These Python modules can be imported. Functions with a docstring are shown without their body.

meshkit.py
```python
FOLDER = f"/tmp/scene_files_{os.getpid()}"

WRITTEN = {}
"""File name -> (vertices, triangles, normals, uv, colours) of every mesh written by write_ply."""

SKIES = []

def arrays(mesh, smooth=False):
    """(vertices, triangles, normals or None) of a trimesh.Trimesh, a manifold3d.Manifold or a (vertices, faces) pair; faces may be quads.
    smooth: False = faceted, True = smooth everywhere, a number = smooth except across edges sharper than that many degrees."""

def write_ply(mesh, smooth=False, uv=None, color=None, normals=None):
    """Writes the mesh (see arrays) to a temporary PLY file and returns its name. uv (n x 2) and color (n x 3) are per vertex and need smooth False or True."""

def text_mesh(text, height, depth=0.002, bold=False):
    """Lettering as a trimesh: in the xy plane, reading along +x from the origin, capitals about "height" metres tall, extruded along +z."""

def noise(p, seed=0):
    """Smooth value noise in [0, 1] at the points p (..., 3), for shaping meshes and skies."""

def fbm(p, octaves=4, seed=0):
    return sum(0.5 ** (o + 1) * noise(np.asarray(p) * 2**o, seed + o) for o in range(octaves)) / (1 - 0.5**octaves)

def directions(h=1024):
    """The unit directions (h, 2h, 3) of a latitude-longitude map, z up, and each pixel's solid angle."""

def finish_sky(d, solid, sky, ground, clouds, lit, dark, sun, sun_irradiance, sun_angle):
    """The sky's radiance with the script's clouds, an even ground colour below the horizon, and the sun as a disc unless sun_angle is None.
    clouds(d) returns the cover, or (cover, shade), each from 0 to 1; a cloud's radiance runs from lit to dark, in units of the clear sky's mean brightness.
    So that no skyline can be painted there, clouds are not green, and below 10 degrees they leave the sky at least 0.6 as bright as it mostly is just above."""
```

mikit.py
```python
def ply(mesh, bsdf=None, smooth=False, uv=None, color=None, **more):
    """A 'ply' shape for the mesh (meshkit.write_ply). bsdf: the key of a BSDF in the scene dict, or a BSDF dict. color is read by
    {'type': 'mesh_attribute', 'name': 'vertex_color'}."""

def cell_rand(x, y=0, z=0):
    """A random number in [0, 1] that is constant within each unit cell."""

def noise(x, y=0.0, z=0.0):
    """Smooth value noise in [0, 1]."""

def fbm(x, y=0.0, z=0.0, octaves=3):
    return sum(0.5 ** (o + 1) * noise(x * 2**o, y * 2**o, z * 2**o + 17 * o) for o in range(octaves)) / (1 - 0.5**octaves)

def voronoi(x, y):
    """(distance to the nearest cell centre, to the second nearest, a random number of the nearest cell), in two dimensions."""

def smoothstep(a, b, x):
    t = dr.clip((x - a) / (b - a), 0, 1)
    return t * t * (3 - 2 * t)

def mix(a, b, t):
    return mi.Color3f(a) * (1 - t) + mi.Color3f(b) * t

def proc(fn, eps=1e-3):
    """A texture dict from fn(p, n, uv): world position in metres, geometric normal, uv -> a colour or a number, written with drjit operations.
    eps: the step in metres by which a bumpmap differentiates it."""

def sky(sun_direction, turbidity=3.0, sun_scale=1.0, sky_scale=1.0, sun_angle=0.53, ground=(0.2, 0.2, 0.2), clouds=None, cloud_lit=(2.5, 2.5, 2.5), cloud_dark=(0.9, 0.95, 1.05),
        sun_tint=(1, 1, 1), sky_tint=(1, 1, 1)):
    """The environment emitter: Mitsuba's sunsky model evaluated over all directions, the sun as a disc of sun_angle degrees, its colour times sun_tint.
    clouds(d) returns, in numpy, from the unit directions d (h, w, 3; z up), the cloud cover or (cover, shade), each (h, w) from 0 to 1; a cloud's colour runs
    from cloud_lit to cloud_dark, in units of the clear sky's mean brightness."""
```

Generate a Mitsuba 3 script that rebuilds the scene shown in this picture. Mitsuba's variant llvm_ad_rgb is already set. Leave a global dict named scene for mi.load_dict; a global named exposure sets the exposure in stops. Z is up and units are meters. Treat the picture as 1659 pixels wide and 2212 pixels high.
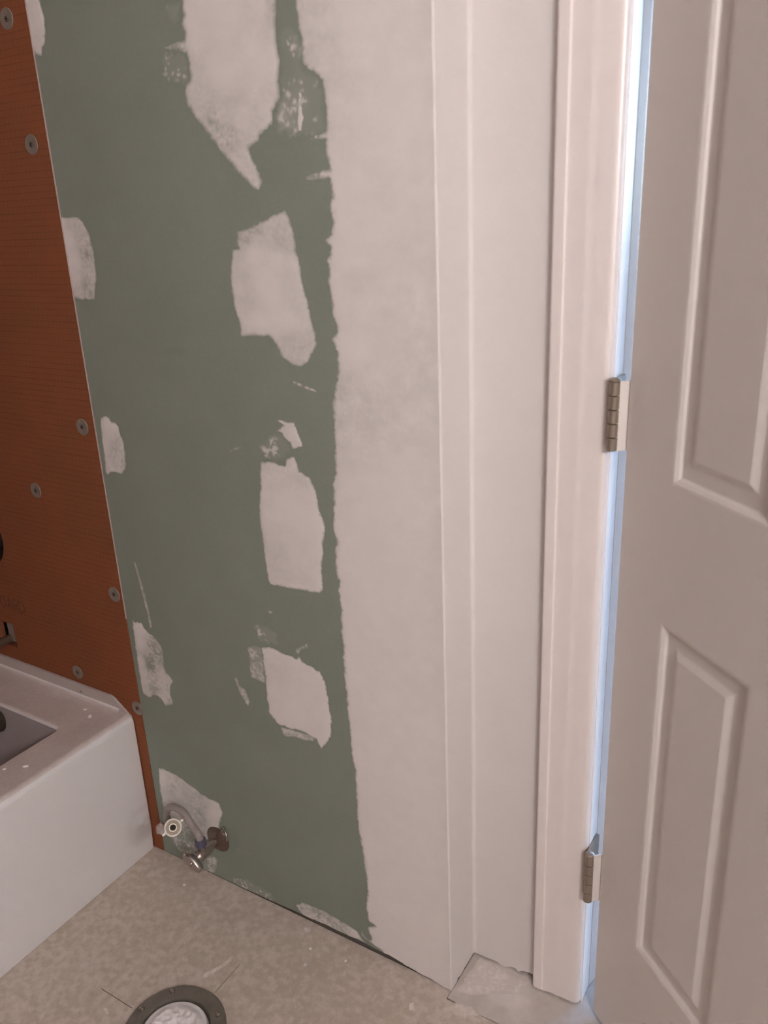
import math, random
import numpy as np, trimesh, shapely
import shapely.geometry as sg
import drjit as dr
import mitsuba as mi
import mikit, meshkit
from mikit import proc, noise, fbm, smoothstep, mix, cell_rand
from scipy.spatial import Delaunay, cKDTree

T = mi.ScalarTransform4f
scene, labels = {'type': 'scene'}, {}
rng = np.random.default_rng(7)

# ------------------------------------------------------------------ camera, sky, light, exposure
scene['camera'] = {'type': 'thinlens', 'aperture_radius': 0.003, 'focus_distance': 1.5, 'fov': 49.54, 'fov_axis': 'x', 'near_clip': 0.02, 'far_clip': 100.0,
    'to_world': T().look_at(origin=[0, 0, 1.28], target=[-0.50242894, 0.79524204, 1.28 - 0.33934534], up=[-0.14401825, 0.31002313, 0.93975763])}
exposure = 0.0
LAMP = np.array([1.0, 0.945, 0.94]) * 215.0            # vanity lamp globes (built at the end)
HALL_LAMP = None
scene['sky'] = mikit.sky([0.25, -1.0, 0.7], turbidity=3.0, sun_scale=1.0, sky_scale=58.0, ground=(.25, .25, .25))

# ------------------------------------------------------------------ helpers
def add(key, mesh, bsdf, smooth=False, kind=None, **more):
    scene[key] = mikit.ply(mesh, bsdf, smooth=smooth, **more)
    if kind: labels.setdefault(key, {})['kind'] = kind
    return key
def tag(key, label=None, cat=None, group=None, kind=None):
    d = labels.setdefault(key, {})
    for k, v in (('label', label), ('category', cat), ('group', group), ('kind', kind)):
        if v: d[k] = v
_n = {}
def nxt(base):
    i = _n.get(base, -1) + 1; _n[base] = i
    return base if i == 0 else f'{base}_{i:03d}'
def box(x0, x1, y0, y1, z0, z1):
    m = trimesh.creation.box((x1 - x0, y1 - y0, z1 - z0)); m.apply_translation(((x0 + x1) / 2, (y0 + y1) / 2, (z0 + z1) / 2)); return m
def join(ms): return trimesh.util.concatenate(ms)
def extr(poly, h):
    polys = getattr(poly, 'geoms', [poly])
    return join([trimesh.creation.extrude_polygon(g, h, engine='earcut') for g in polys])
def extr_wall(poly, y0, thick):
    """polygon in (x, z) -> a slab between y0 (front, towards the room) and y0 + thick."""
    m = extr(poly, thick); v = m.vertices.copy()
    m.vertices = np.c_[v[:, 0], y0 + v[:, 2], v[:, 1]]; m.invert(); m.fix_normals(); return m
def rbox(sx, sy, sz, r, seg=3):
    """rounded box about the origin."""
    p = sg.box(-sx / 2 + r, -sy / 2 + r, sx / 2 - r, sy / 2 - r)
    a = np.linspace(0, np.pi / 2, seg + 1); rings = []
    for s, t in [(-1, q) for q in a[::-1]] + [(1, q) for q in a]:
        ins = r * (1 - math.cos(t)); z = s * (sz / 2 - r + r * math.sin(t))
        rings.append((ins, z))
    def ring(ins):
        rr = max(r - ins, 1e-5); q = []
        for cx, cy, a0 in ((1, 1, 0), (-1, 1, 90), (-1, -1, 180), (1, -1, 270)):
            for k in range(seg + 1):
                an = math.radians(a0 + 90 * k / seg)
                q.append((cx * (sx / 2 - r) + rr * math.cos(an), cy * (sy / 2 - r) + rr * math.sin(an)))
        return np.array(q)
    return loft([np.c_[ring(i), np.full(4 * (seg + 1), z)] for i, z in rings])
def loft(rings, cap=(True, True)):
    n = len(rings[0]); v = np.vstack(rings); f = []
    i = np.arange(n); j = (i + 1) % n
    for k in range(len(rings) - 1):
        a, b = k * n, (k + 1) * n
        f.append(np.c_[a + i, a + j, b + j]); f.append(np.c_[a + i, b + j, b + i])
    extra = []
    for side, idx in ((0, 0), (1, len(rings) - 1)):
        if cap[side]:
            c = len(v) + len(extra); extra.append(rings[idx].mean(0)); a = idx * n
            f.append(np.c_[a + j, a + i, np.full(n, c)] if side == 0 else np.c_[a + i, a + j, np.full(n, c)])
    v = np.vstack([v] + [np.array(extra)] if extra else [v])
    m = trimesh.Trimesh(v, np.vstack(f), process=False)
    return m
def frame(d):
    d = np.asarray(d, float) / np.linalg.norm(d)
    a = np.cross(d, [0, 0, 1] if abs(d[2]) < .9 else [1, 0, 0]); a /= np.linalg.norm(a)
    return a, np.cross(d, a), d
def lathe(profile, origin, axis, n=40, cap=(True, True)):
    """profile of (distance along the axis, radius)."""
    a, b, d = frame(axis); t = np.arange(n) * 2 * np.pi / n
    rings = [np.asarray(origin) + d * s + r * (np.cos(t)[:, None] * a + np.sin(t)[:, None] * b) for s, r in profile]
    return loft(rings, cap)
def catmull(pts, n=10):
    p = np.asarray(pts, float); p = np.vstack([2 * p[0] - p[1], p, 2 * p[-1] - p[-2]]); out = []
    for k in range(1, len(p) - 2):
        for t in np.linspace(0, 1, n, endpoint=False):
            a, b, c, d = p[k - 1:k + 3]
            out.append(.5 * (2 * b + (c - a) * t + (2 * a - 5 * b + 4 * c - d) * t**2 + (3 * b - a - 3 * c + d) * t**3))
    out.append(p[-2]); return np.array(out)
def tube(path, r, n=20, ripple=0, cap=(True, True)):
    path = np.asarray(path); tan = np.gradient(path, axis=0); tan /= np.linalg.norm(tan, axis=1)[:, None]
    a, _, _ = frame(tan[0]); rings = []; t = np.arange(n) * 2 * np.pi / n
    for k, (p, d) in enumerate(zip(path, tan)):
        a = a - d * (a @ d); a /= np.linalg.norm(a); b = np.cross(d, a)
        rr = r * (1 + ripple * np.sin(4 * t + k * .9) * (1 if k % 2 else -1))
        rings.append(p + np.asarray(rr)[..., None] * (np.cos(t)[:, None] * a + np.sin(t)[:, None] * b))
    return loft(rings, cap)
def sweep_v(profile, x0, y0, z0, z1, flip=False):
    """(u, height) profile standing on a wall: u along +x, height towards -y; extruded in z with small end rounding."""
    p = np.array(profile, float); ring = np.c_[x0 + p[:, 0], y0 - p[:, 1]]
    return loft([np.c_[ring, np.full(len(ring), z)] for z in (z0, z1)])

# ------------------------------------------------------------------ materials
def c3(*v): return {'type': 'rgb', 'value': list(v)}
def prin(col, rough=.6, spec=.4, **k): return {'type': 'twosided', 'b': {'type': 'principled', 'base_color': col, 'roughness': rough, 'specular': spec, **k}}
GREEN = np.array([.222, .252, .216]); PLASTER = np.array([.73, .69, .68])
scene['vertexpaint'] = {'type': 'twosided', 'b': {'type': 'diffuse', 'reflectance': {'type': 'mesh_attribute', 'name': 'vertex_color'}}}
def f_green(p, n, uv):
    t = fbm(p.x * 9, p.z * 9, 2, 3)
    g = fbm(p.x * 350, p.z * 350, 5, 2)
    return mi.Color3f(*map(float, GREEN)) * (0.93 + .10 * t + .06 * (g - .5))
scene['green_paper'] = {'type': 'twosided', 'b': {'type': 'diffuse', 'reflectance': proc(f_green)}}
def f_white(p, n, uv):
    t = fbm(p.x * 6 + p.y * 6, p.z * 2.5, 4, 3)
    return mi.Color3f(.65, .615, .605) * (.965 + .06 * t)
scene['primer'] = {'type': 'twosided', 'b': {'type': 'diffuse', 'reflectance': proc(f_white)}}
scene['trim_paint'] = prin(c3(.76, .70, .68), .38, .45)
scene['door_paint'] = prin(c3(.66, .62, .59), .42, .4)
scene['wall_paint'] = prin(c3(.60, .57, .55), .8, .2)
scene['hall_paint'] = prin(c3(.66, .69, .74), .8, .2)
scene['ceiling_paint'] = prin(c3(.80, .77, .75), .9, .1)
def f_board(p, n, uv):
    lz = dr.abs(p.z / .0105 - dr.floor(p.z / .0105) - .5)
    lx = dr.abs(p.x / .0105 - dr.floor(p.x / .0105) - .5)
    brk = noise(p.x * 22, p.z * 160, 1)
    hz = smoothstep(.36, .5, lz) * (.15 + .5 * brk)
    vz = smoothstep(.38, .5, lx) * .10
    t = fbm(p.x * 14, p.z * 14, 7, 3)
    return mix((.225, .080, .040), (.19, .076, .041), t) * (1 - .38 * hz - vz) * (.96 + .08 * noise(p.x * 500, p.z * 500))
scene['orange_fleece'] = {'type': 'twosided', 'b': {'type': 'diffuse', 'reflectance': proc(f_board)}}
scene['board_edge'] = prin(c3(.36, .28, .26), .8, .1)
scene['print_ink'] = prin(c3(.13, .055, .03), .8, .1)
scene['washer_metal'] = prin(c3(.23, .20, .17), .5, .5, metallic=.25)
scene['screw_metal'] = prin(c3(.15, .13, .115), .5, .5, metallic=.4)
scene['subfloor'] = prin(c3(.17, .145, .13), .9, .1)
scene['dark_void'] = prin(c3(.035, .028, .022), .9, .1)
scene['lumber'] = prin(c3(.24, .205, .18), .8, .1)
def f_floor(p, n, uv):
    a = fbm(p.x * 7, p.y * 7, 1, 4); b = fbm(p.x * 110, p.y * 110, 3, 3); s = noise(p.x * 420, p.y * 420, 9)
    col = mix((.46, .392, .335), (.515, .448, .40), smoothstep(.3, .7, a * .35 + b * .65))
    return col * (.90 + .14 * b + .08 * (s - .5))
scene['cement_board'] = {'type': 'twosided', 'b': {'type': 'diffuse', 'reflectance': proc(f_floor)}}
def f_floor2(p, n, uv):
    a = fbm(p.x * 12, p.y * 12, 5, 4); b = fbm(p.x * 90, p.y * 90, 3, 3)
    return mix((.44, .395, .36), (.58, .535, .51), smoothstep(.25, .75, a)) * (.93 + .12 * b)
scene['dusty_board'] = {'type': 'twosided', 'b': {'type': 'diffuse', 'reflectance': proc(f_floor2)}}
def f_tub(p, n, uv):
    up = smoothstep(.55, .9, n.z)
    d = fbm(p.x * 18, p.y * 18, 2, 4); g = noise(p.x * 260, p.y * 260, 3)
    dust = mix((.545, .475, .45), (.65, .58, .56), d) * (.93 + .1 * g)
    scuff = smoothstep(.36, .62, fbm(p.y * 17, p.z * 17, 6, 3)) * smoothstep(.075, .01, dr.abs(p.y - .945)) * smoothstep(.07, .02, dr.abs(p.z - .085))
    clean = mix((.75, .735, .745), (.42, .37, .36), .6 * scuff)
    return mix(clean, dust, up * .92)
scene['tub_enamel'] = {'type': 'twosided', 'b': {'type': 'principled', 'base_color': proc(f_tub), 'roughness': .35, 'specular': .35}}
scene['dusty_enamel'] = prin(c3(.47, .42, .405), .5, .3)
scene['hose_vinyl'] = prin(c3(.27, .235, .225), .5, .35)
scene['white_nylon'] = prin(c3(.72, .69, .62), .45, .4)
scene['tan_rubber'] = prin(c3(.34, .29, .23), .6, .3)
scene['chrome'] = {'type': 'twosided', 'b': {'type': 'principled', 'base_color': c3(.52, .48, .46), 'roughness': .2, 'metallic': 1.0}}
scene['dull_chrome'] = {'type': 'twosided', 'b': {'type': 'principled', 'base_color': c3(.40, .34, .31), 'roughness': .35, 'metallic': .9}}
scene['bronze'] = {'type': 'twosided', 'b': {'type': 'principled', 'base_color': c3(.17, .125, .105), 'roughness': .35, 'metallic': .8}}
scene['basin_shade'] = prin(c3(.34, .31, .31), .5, .3)  # grey colour carries the shade inside the white tub basin
scene['blue_nut'] = prin(c3(.07, .07, .11), .5, .4)
scene['dark_copper'] = prin(c3(.10, .065, .045), .5, .4, metallic=.4)
scene['hinge_metal'] = prin(c3(.27, .22, .18), .4, .5, metallic=.55)
scene['hinge_leaf'] = prin(c3(.62, .58, .55), .4, .5)
def f_iron(p, n, uv):
    d = fbm(p.x * 60, p.y * 60, 2, 3)
    return mix((.085, .078, .066), (.15, .135, .115), d)
scene['flange_grey'] = {'type': 'twosided', 'b': {'type': 'principled', 'base_color': proc(f_iron), 'roughness': .55, 'specular': .35}}
scene['plug_white'] = prin(c3(.66, .63, .63), .7, .25)
scene['crumb'] = prin(c3(.78, .73, .70), .9, .1)

DATA = {'patches':[[[[-883.5,1588.5],[-889,1557],[-889.5,1539.5],[-894,1529],[-889,1520],[-892.5,1511.5],[-907,1510.5],[-933,1505.5],[-911.5,1500],[-891,1494.5],[-888,1480.5],[-890.5,1462],[-900,1454.5],[-903.5,1444],[-899,1430.5],[-888,1416],[-869,1393.5],[-843.5,1363.5],[-815,1334.5],[-794,1318.5],[-785,1316.5],[-778.5,1325.5],[-785,1343.5],[-793.5,1357.5],[-794.5,1369],[-779,1375.5],[-774,1384.5],[-753,1395],[-751.5,1410],[-742.5,1418.5],[-736,1425],[-736.5,1443],[-732.5,1464],[-734,1479],[-736,1496.5],[-732.5,1515.5],[-731.5,1534.5],[-730,1564.5]],1,5.6,1.2,[[-820.5,1537,1],[-830.5,1468,1],[-767.5,1461,1],[-764.5,1417,0.85],[-871,1421,0.8],[-856.5,1402,0.6],[-811.5,1363.5,0.8],[-791,1330,0.8],[-821.5,1410.5,0.85],[-824.5,1391,0.6],[-806,1403.5,0.95],[-737,1525,0.7],[-917.5,1506,0.5],[-872,1522.5,1],[-760,1523,0.95]]],[[[-940,1485.5],[-933,1504.5],[-912,1499.5],[-892,1493.5],[-889,1480],[-891,1462],[-902,1454.5],[-912.5,1459.5],[-929,1462.5],[-942,1471.5]],0.26,8,2,None],[[[-924,1558],[-889.5,1558.5],[-894.5,1530.5],[-902,1525],[-911,1533],[-921.5,1543]],0.24,8,2,None],[[[-732,1504],[-703,1500.5],[-694.5,1473.5],[-693,1452.5],[-672.5,1442.5],[-666,1416],[-667,1376],[-700,1374.5],[-745,1382],[-749,1404.5],[-737.5,1425.5]],0.22,9.6,2,[[-721,1466.5,0.1],[-703.5,1416.5,0.35],[-675,1408.5,0.2],[-734.5,1408.5,0.4],[-705,1480,0.35],[-729.5,1493.5,0.15]]],[[[-708,1431],[-698.5,1431.5],[-699.5,1413.5],[-700.5,1401.5],[-692,1397.5],[-700,1394],[-703,1382],[-710,1380.5],[-714,1385],[-711.5,1406.5]],0.9,1.6,0.6,None],[[[-704.5,1454],[-696.5,1455],[-697,1438.5],[-703,1437.5],[-707,1443.5]],0.55,2.4,1,None],[[[-742.5,1288],[-736.5,1277.5],[-731,1253],[-726,1221.5],[-721.5,1191.5],[-713.5,1154],[-708,1129.5],[-704,1107.5],[-708,1101],[-716,1092],[-722,1081.5],[-735,1075.5],[-749.5,1076.5],[-762,1082],[-771.5,1089],[-777,1102],[-782,1112],[-790,1117],[-819,1114.5],[-843,1113.5],[-844,1133],[-849.5,1156.5],[-853,1179.5],[-851,1207.5],[-843.5,1237],[-830,1239],[-834.5,1247],[-831,1261.5],[-801.5,1269.5],[-771.5,1278.5]],1,4,0.9,[[-757,1272,0.72],[-791,1261,0.68],[-817.5,1252,0.65],[-742.5,1253.5,0.7],[-760,1245,0.7],[-803,1230,1],[-762,1223.5,1],[-783,1185.5,1.05],[-805.5,1139.5,1],[-740,1198.5,0.9],[-727.5,1161,0.82],[-754,1141,1],[-737,1102.5,0.72],[-751,1088.5,0.7],[-721.5,1096.5,0.75],[-824,1198,0.88],[-824,1165.5,0.85],[-821,1117.5,0.8]]],[[[-790,992],[-769.5,990.5],[-756.5,990.5],[-751.5,979.5],[-745.5,963],[-743.5,955],[-754,951.5],[-763,948],[-766.5,957.5],[-776.5,963.5],[-782,973],[-792,972.5],[-784,978.5],[-776,984.5],[-783,987.5]],0.9,1.6,0.7,None],[[[-802.5,969.5],[-782,972.5],[-767.5,956.5],[-763.5,945],[-775.5,931],[-794.5,923],[-821,927],[-828.5,945]],0.22,8,2,None],[[[-891.5,932],[-881,938.5],[-859.5,944],[-866.5,938.5],[-879,932.5],[-889,929]],0.5,1.6,0.5,None],[[[-752,1053.5],[-728,1047],[-709.5,1042],[-711,1038.5],[-729.5,1042.5],[-753,1050]],0.55,1.6,0.2,None],[[[-828.5,920.5],[-805,923.5],[-792,920],[-781,920.5],[-775.5,931],[-761.5,937],[-756.5,925.5],[-753.5,914.5],[-742,910],[-733,906],[-727.5,892],[-723.5,876.5],[-720.5,857],[-714.5,839],[-711.5,823.5],[-718.5,803],[-720,780.5],[-725,756],[-725,723],[-732,715],[-772.5,712.5],[-832,709],[-837,717],[-838,752.5],[-840.5,778.5],[-841,822.5],[-841,845.5],[-835,874.5]],0.97,3.2,1.1,[[-774.5,850,1],[-805,906.5,0.85],[-759,919.5,0.8],[-749.5,831,1],[-814,740,0.88],[-767.5,733,0.92],[-830,770,0.88],[-771.5,788.5,0.95]]],[[[-866,583],[-852.5,588],[-831,589],[-806,584],[-791,578.5],[-785,588.5],[-780,578.5],[-761.5,575.5],[-742,568],[-735,552.5],[-731,529.5],[-729.5,506],[-726.5,477.5],[-733,445.5],[-743,427],[-753.5,415],[-760,421.5],[-762,432],[-792,436.5],[-840,435],[-850.5,439.5],[-862.5,453],[-865.5,477],[-864.5,515.5],[-865,549]],0.95,2,1.2,[[-801,481,1],[-777.5,525,0.97],[-844.5,551.5,0.88],[-844,458.5,0.95],[-753,468.5,0.97]]],[[[-899.5,575],[-879.5,583],[-866,583],[-865,548.5],[-865,512.5],[-881.5,514.5],[-897.5,513],[-897.5,537]],0.42,2.4,1,None],[[[-844,431.5],[-821,433.5],[-784.5,435],[-765,433],[-771.5,424],[-790,420],[-813,420],[-834.5,413]],0.5,2.4,1.2,None],[[[-882,621],[-850.5,632],[-827,620],[-827,601],[-850,591.5],[-870,594.5]],0.3,3.2,3,None],[[[-941.5,502.5],[-931.5,507],[-927,491],[-913,484.5],[-909.5,475],[-906.5,464.5],[-913,450],[-927.5,470]],0.5,2.4,0.8,None],[[[-793.5,598.5],[-779.5,607.5],[-765.5,616.5],[-764,608],[-780,600.5],[-785,589.5],[-790.5,591]],0.35,1.6,0.7,None],[[[-844,659.5],[-832.5,659],[-835,655],[-843,654.5]],0.5,0.8,0.3,None],[[[-1204,1638.5],[-1214,1602.5],[-1214,1583],[-1211.5,1556.5],[-1210.5,1536.5],[-1206,1531],[-1198,1528],[-1187.5,1526],[-1183.5,1536],[-1175.5,1544],[-1169.5,1556.5],[-1168,1572],[-1170,1588.5],[-1174.5,1598.5],[-1189.5,1636.5]],0.95,3.2,0.9,None],[[[-1208.5,1294],[-1195.5,1291.5],[-1164.5,1292],[-1152.5,1284],[-1142,1264.5],[-1137,1238.5],[-1140,1210],[-1140.5,1198],[-1149,1177],[-1155,1162],[-1181,1162],[-1205.5,1163.5],[-1209,1176],[-1209.5,1206.5],[-1209,1244],[-1207.5,1280.5]],0.9,3.2,0.9,[[-1193,1256,1],[-1189,1227,1],[-1191,1197.5,0.95],[-1190.5,1175,0.75],[-1149.5,1226.5,0.6],[-1165.5,1182.5,0.5],[-1149,1205,0.55],[-1165.5,1277,0.7],[-1157,1241,0.6]]],[[[-1185,959.5],[-1171.5,964],[-1164,960.5],[-1160,954.5],[-1150.5,954],[-1143,948],[-1141.5,934.5],[-1136.5,921.5],[-1136,908],[-1137,894],[-1137.5,880],[-1142.5,869.5],[-1154,860],[-1173,860.5],[-1182,859.5],[-1190,853.5],[-1196,855],[-1192.5,891],[-1192,916],[-1190,936.5],[-1190,945]],0.9,2.8,0.8,[[-1174.5,945.5,1],[-1164,938,0.95],[-1188.5,910.5,0.95],[-1186,867.5,0.85],[-1151.5,914,0.65],[-1153,880,0.6],[-1161.5,896,0.65]]],[[[-1188,560.5],[-1177,558.5],[-1163,561],[-1158,553.5],[-1150,545],[-1136,539],[-1118,523.5],[-1117,500],[-1117,469.5],[-1099,453.5],[-1110,433.5],[-1111,411],[-1106.5,396.5],[-1129.5,385],[-1141,399.5],[-1161.5,404],[-1176,389],[-1192.5,398],[-1192,435.5],[-1193,475],[-1189.5,525.5],[-1189.5,547]],0.7,2.4,1.2,[[-1174,543.5,1],[-1173.5,513.5,0.95],[-1186,469.5,0.95],[-1184,428,0.85],[-1149,509.5,0.4],[-1157.5,466.5,0.3],[-1133.5,493.5,0.45],[-1128.5,454,0.75],[-1121,425.5,0.7],[-1152.5,426.5,0.5],[-1119.5,400,0.7]]],[[[-1153,690],[-1142,634.5],[-1135,582],[-1135.5,556],[-1142,554],[-1143,580.5],[-1150,631],[-1158.5,687]],0.5,2.4,0.2,None],[[[-1181.5,222],[-1163.5,225],[-1130,224.5],[-1084,210],[-1046,198],[-1018,198.5],[-1012.5,176],[-1024,145.5],[-1032,118.5],[-1048,94.5],[-1070.5,84.5],[-1099,42.5],[-1116.5,15.5],[-1141.5,9.5],[-1159.5,22.5],[-1179,42],[-1185,84.5],[-1182.5,121.5],[-1185.5,134.5],[-1186.5,163.5],[-1183.5,197]],0.75,3.2,1.5,[[-1175,200.5,0.95],[-1144,189,0.5],[-1132.5,179.5,0.9],[-1112.5,183.5,0.7],[-1062.5,180,0.6],[-1039.5,166.5,1],[-1035.5,151,0.95],[-1080.5,144.5,0.6],[-1117.5,153,0.7],[-1166.5,157,0.8],[-1123,80,0.3],[-1144,35,0.3],[-1119.5,21.5,0.35],[-1144,113,0.6]]],[[[-1095,10.5],[-1074.5,41],[-1054,53],[-1042,48.5],[-1055,11.5],[-1078.5,-9]],0.38,4,1,None],[[[-1011.5,16],[-972.5,30],[-925.5,26.5],[-894,16],[-911.5,-4.5],[-965.5,-6.5],[-1007.5,-3]],0.28,5.6,1.5,None],[[[-994,100],[-963,107.5],[-933.5,109],[-952.5,95],[-989.5,88]],0.1,5.6,1,None],[[[-845.5,23.5],[-827,39],[-778,43],[-736,39],[-703,31.5],[-693,16.5],[-676,7.5],[-676.5,-3],[-718,-8],[-782,-7],[-825.5,-4]],0.6,3.2,1.2,[[-834,24,0.5],[-790,23,0.42],[-737,22,0.65],[-781,5,0.8],[-697,3.5,0.9],[-813.5,5.5,0.75]]]],'band':[[-701.5,1560],[-702.5,1530.5],[-701,1522.5],[-699,1499.5],[-696,1489],[-697,1474],[-697.5,1461],[-689.5,1452.5],[-679,1446],[-667.5,1439.5],[-665.5,1423.5],[-664.5,1397],[-666,1379.5],[-677.5,1378.5],[-695.5,1373.5],[-691.5,1370.5],[-667.5,1370.5],[-668.5,1348.5],[-664.5,1338.5],[-664.5,1334],[-681.5,1330.5],[-704.5,1328.5],[-702.5,1324],[-682,1325],[-665,1324],[-664.5,1304],[-667.5,1287],[-665.5,1269.5],[-670,1251.5],[-679.5,1246.5],[-670,1240.5],[-673.5,1227.5],[-677.5,1221.5],[-675.5,1207],[-679,1193],[-674.5,1173],[-674.5,1155],[-672.5,1145.5],[-667.5,1132],[-669,1124],[-679,1116],[-676,1109],[-669,1099],[-670.5,1088],[-670,1075.5],[-673.5,1060],[-669,1066.5],[-676.5,1050.5],[-679.5,1035.5],[-686,1023.5],[-683,1009.5],[-683,987.5],[-684,964],[-685,940],[-686.5,919.5],[-691.5,903],[-694,869.5],[-698,834],[-692.5,815.5],[-692.5,802.5],[-696.5,795.5],[-695,782],[-698,762],[-694.5,747.5],[-690.5,744.5],[-696,727],[-694.5,711],[-692.5,694],[-695,683.5],[-694.5,663],[-694,633.5],[-694.5,604],[-694,571.5],[-693.5,540.5],[-692.5,512.5],[-690.5,485.5],[-690.5,436.5],[-689,410],[-685,395.5],[-686,354.5],[-686.5,302.5],[-684,248.5],[-678.5,196.5],[-674,156],[-676.5,123],[-679.5,90.5],[-675.5,69.5],[-661,66],[-676.5,57.5],[-680,48],[-672,28.5],[-680.5,22],[-690,31.5],[-692,47],[-695.5,26.5],[-700,19.5],[-705.5,30]],'smears':[[[[-911.5,762.5],[-909.5,772.5],[-900.5,791],[-892,818.5],[-885.5,815.5],[-892,791],[-901,772.5],[-903,758]],0.55,3],[[[-1018,629.5],[-1014,633],[-1000,626],[-1002.5,622]],0.9,1],[[[-561,898.5],[-553.5,902.5],[-546,891],[-553,886]],0.55,2],[[[-746.5,844.5],[-743,857.5],[-735.5,852.5],[-738,842.5]],0.35,3],[[[-806,841.5],[-796,840.5],[-784.5,838.5],[-793,835.5]],0.35,2],[[[-815.5,938.5],[-802,943.5],[-799,934],[-809,932.5]],0.4,3],[[[-504,916.5],[-491,939],[-463,944.5],[-442,936.5],[-467,917.5]],0.5,6],[[[-1018,880],[-990.5,876.5],[-971.5,875.5],[-991.5,871]],0.25,4],[[[-501,959],[-495.5,1043.5],[-436.5,1040.5],[-392.5,1039.5],[-403.5,1004],[-445,980.5],[-479.5,961]],0.45,12]],'board_smear':[[-1221.5,55.5],[-1208.5,73],[-1197.5,80],[-1189,75],[-1188,58.5],[-1196,44],[-1206.5,45.5],[-1218,37]],'gaptop':[[-1095.5,0.5],[-989.5,-6.5],[-941.5,-11],[-893.5,-2.5],[-842.5,4],[-791.5,6.5],[-759,9.5],[-717,8.5],[-676,10],[-636.5,4.5],[-607,7.5],[-594,2.5],[-578.5,-2.5],[-550.5,-0.5],[-527.5,-1.5]]}

# ------------------------------------------------------------------ plan of the room (metres)
YA, YC = .9574, 1.0445            # green wall, wall with the door
XB, XK = -1.2045, -.5095          # board edge, outer corner of the green wall
XJ0, XJ1 = -.3055, .372            # door opening
X0, X1, Y0, H = -1.99, 1.25, -.66, 2.44
YH = YC + .115                    # hall face of the door wall

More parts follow.
